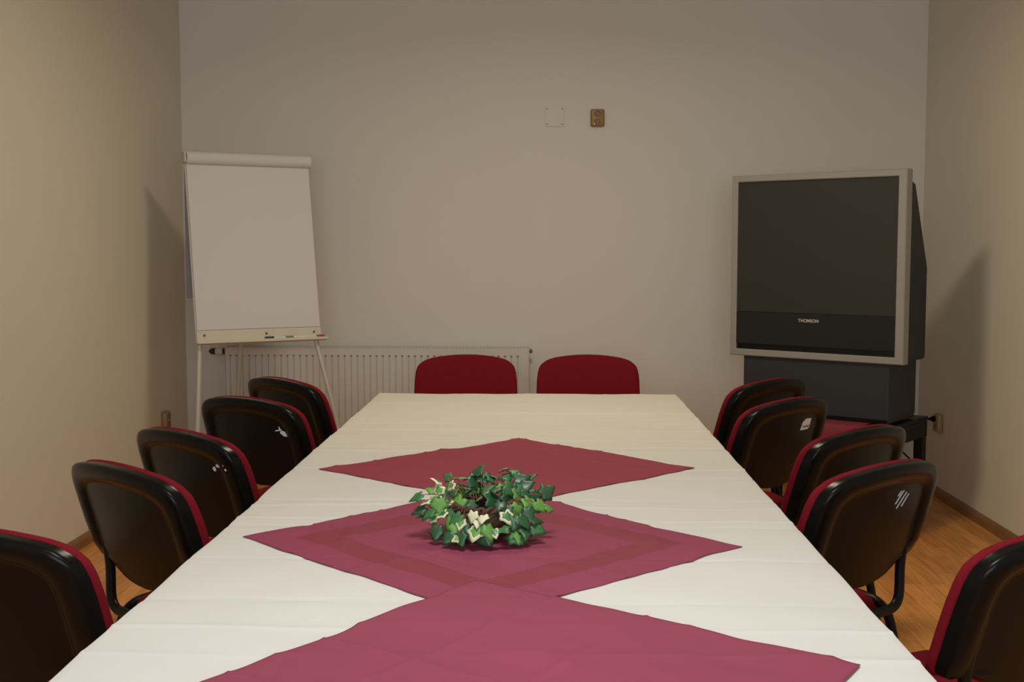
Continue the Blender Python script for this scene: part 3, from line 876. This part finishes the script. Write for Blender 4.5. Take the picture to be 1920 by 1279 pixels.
cu = bpy.data.curves.new('badge_text', 'FONT'); cu.body = 'THOMSON'; cu.size = .0215; cu.extrude = .001; cu.align_x = 'CENTER'; cu.align_y = 'CENTER'; cu.space_character = 1.05; cu.offset = .0004
to = bpy.data.objects.new('badge_text', cu)
tm = bpy.data.meshes.new_from_object(to)
bd = bpy.data.objects.new('badge', tm); put(bd, sp); tm.materials.clear(); tm.materials.append(M['badge'])
bd.rotation_euler = (PI / 2, 0, 0); bd.scale = (.95, 1.0, 1); bd.location = (ix0 + (ix1 - ix0) * .475, .0052, zs - .034)
bd['label'] = 'small silver maker lettering'
# rear cabinet with sloping top
bm = bmesh.new()
pr = [(.066, Z0 + .004), (.36, Z0 + .004), (.36, 1.24), (.18, 1.63), (.066, 1.66)]
def prism(bm, pr, xa, xb, taper=0.0):
    a = [bm.verts.new((xa + taper * (p[0] - .066), p[0], p[1])) for p in pr]; b = [bm.verts.new((xb - taper * (p[0] - .066), p[0], p[1])) for p in pr]
    n = len(pr); bm.faces.new(a); bm.faces.new(b[::-1])
    for k in range(n): bm.faces.new((a[k], a[(k + 1) % n], b[(k + 1) % n], b[k]))
prism(bm, pr, -W + .028, -.028)
bmesh.ops.bevel(bm, geom=bm.edges[:], offset=.006, segments=2, affect='EDGES')
tvobj('rear_cabinet', bm, M['tv_dark'])
BZ0 = .519
bm = bmesh.new(); add_box(bm, -W + .069, -.069, .018, .36, BZ0 + .016, Z0 + .003, .004, 2); tvobj('pedestal', bm, M['tv_base'])
bm = bmesh.new(); add_box(bm, -W + .074, -.074, .024, .355, BZ0, BZ0 + .017, 0); tvobj('plinth', bm, M['tv_strip'])

stand = thing('low_table', 'low black metal framed table under the television in the right corner', 'table'); stand.matrix_world = TVM
TT = .511
a0, a1, b0, b1 = -.86, -.045, -.105, .475
bm = bmesh.new(); add_box(bm, a0, a1, b0, b1, TT - .02, TT, .003, 2); bm_obj('tabletop', bm, M['black_steel'], stand)
bm = bmesh.new()
add_box(bm, a0 + .003, a1 - .003, b0 + .003, b0 + .028, TT - .098, TT - .02, .002, 1); add_box(bm, a0 + .003, a1 - .003, b1 - .028, b1 - .003, TT - .098, TT - .02, .002, 1)
add_box(bm, a0 + .003, a0 + .028, b0 + .029, b1 - .029, TT - .098, TT - .02, .002, 1); add_box(bm, a1 - .028, a1 - .003, b0 + .029, b1 - .029, TT - .098, TT - .02, .002, 1)
bm_obj('apron', bm, M['black_steel'], stand)
for x in (a0 + .005, a1 - .052):
    for y in (b0 + .005, b1 - .052):
        bm = bmesh.new(); add_box(bm, x, x + .047, y, y + .047, 0, TT - .021, .004, 2); bm_obj('leg', bm, M['black_steel'], stand)
# burgundy cover on the low table, front edge hanging over
c0, c1 = a0 - .004, a1 - .11
path = [(b0 - .008, TT - .16), (b0 - .010, TT - .08), (b0 - .009, TT - .02), (b0 - .006, TT + .001), (b0 + .004, TT + .0045)] + [(b0 + .004 + (b1 - b0 - .02) * k / 10, TT + .0045) for k in range(1, 11)]
v = []; f = []; K = 40
for i, (y, z) in enumerate(path):
    for k in range(K + 1):
        x = c0 + (c1 - c0) * k / K; rip = .005 * math.sin(x * 42) * (1 if i < 3 else 0)
        v.append((x, y - abs(rip), z))
for i in range(len(path) - 1):
    for k in range(K): f.append((i * (K + 1) + k, i * (K + 1) + k + 1, (i + 1) * (K + 1) + k + 1, (i + 1) * (K + 1) + k))
cv = mesh_obj('table_cover', v, f, M['burgundy_far']); cv.matrix_world = TVM
so = cv.modifiers.new('cloth', 'SOLIDIFY'); so.thickness = .0025; so.offset = 0
tag(cv, 'burgundy cloth spread on the low table under the television', 'tablecloth')

# power cord from the right wall socket to behind the low table
bm = bmesh.new()
cord = thing('power_cord', 'black power cord plugged into the right wall socket beside the low table', 'cord', (XR - .04, 6.27, .424))
SX, SY, SZ = XR - .03, 6.27, .424
add_lathe(bm, [(.009, 0), (.016, .002), (.0165, .014), (.010, .022), (.006, .034), (.0055, .04)], 16, Matrix.Translation((SX - .001, SY, SZ)) @ Matrix.Rotation(-PI / 2, 4, 'Y'))
rel(bm_obj('plug', bm, M['shell'], None, True), cord)
bm = bmesh.new()
add_tube(bm, smooth_path([(SX - .038, SY, SZ), (SX - .12, SY - .01, SZ + .003), (SX - .20, SY - .04, SZ - .01), (SX - .21, SY - .08, SZ - .15), (1.895, 5.88, .20), (1.89, 5.86, .02), (1.86, 5.93, .008), (1.72, 6.08, .008)], .05), .0048, 8)
rel(bm_obj('cable', bm, M['shell'], None, True), cord)

# ------------------------------------------------------------------ light
def area(name, loc, rot, sx, sy, power, col, spread=PI):
    l = bpy.data.lights.new(name, 'AREA'); l.shape = 'RECTANGLE'; l.size = sx; l.size_y = sy; l.energy = power; l.color = col; l.spread = spread
    o = bpy.data.objects.new(name, l); COL.objects.link(o); o.location = loc; o.rotation_euler = rot
    return o
LAMPS = [(.0, 4.3, 26), (.0, 1.5, 19.5)]  # second entry: unseen fill lamp added to brighten the near table
WARM = (1.0, .855, .615); COOL = (.97, 1.0, 1.03)
for i, (x, y, p) in enumerate(LAMPS):
    lt = thing('ceiling_lamp', ['flat square ceiling lamp above the far end of the table', 'added unseen fill lamp on the ceiling above the near end of the table'][i], 'lamp', (x, y, ZC), 0, 'square ceiling lamps')
    bm = bmesh.new(); add_box(bm, -.29, .29, -.29, .29, -.05, 0, .006, 2); bm_obj('housing', bm, M['lamp_metal'], lt)
    area('lamp_light', (x, y, ZC - .056), (0, 0, 0), .5, .5, p, [WARM, COOL][i], [2.8, 2.1][i])
area('daylight', (0, YF - .25, 1.75), (PI / 2, 0, 0), 2.4, 1.5, 80, (.95, 1.0, 1.06))
wd = bpy.data.worlds.new('sky'); S.world = wd; wd.use_nodes = True
wd.node_tree.nodes['Background'].inputs[0].default_value = (.75, .85, 1, 1); wd.node_tree.nodes['Background'].inputs[1].default_value = .3

# ------------------------------------------------------------------ camera
f_px = 2200.0
pitch_ = math.atan(171.5 / f_px); yaw_ = math.atan(70 / f_px * math.cos(pitch_))
cam = bpy.data.cameras.new('camera'); cam.sensor_fit = 'HORIZONTAL'; cam.sensor_width = 36; cam.lens = 36 * f_px / 1920; cam.clip_start = .05
co = bpy.data.objects.new('camera', cam); COL.objects.link(co)
co.location = (0, 0, 1.324); co.rotation_euler = (PI / 2 - pitch_, 0, yaw_)
S.camera = co
S.view_settings.view_transform = 'Standard'; S.view_settings.look = 'None'; S.view_settings.gamma = 1; S.view_settings.use_curve_mapping = False
S.view_settings.exposure = 0.0
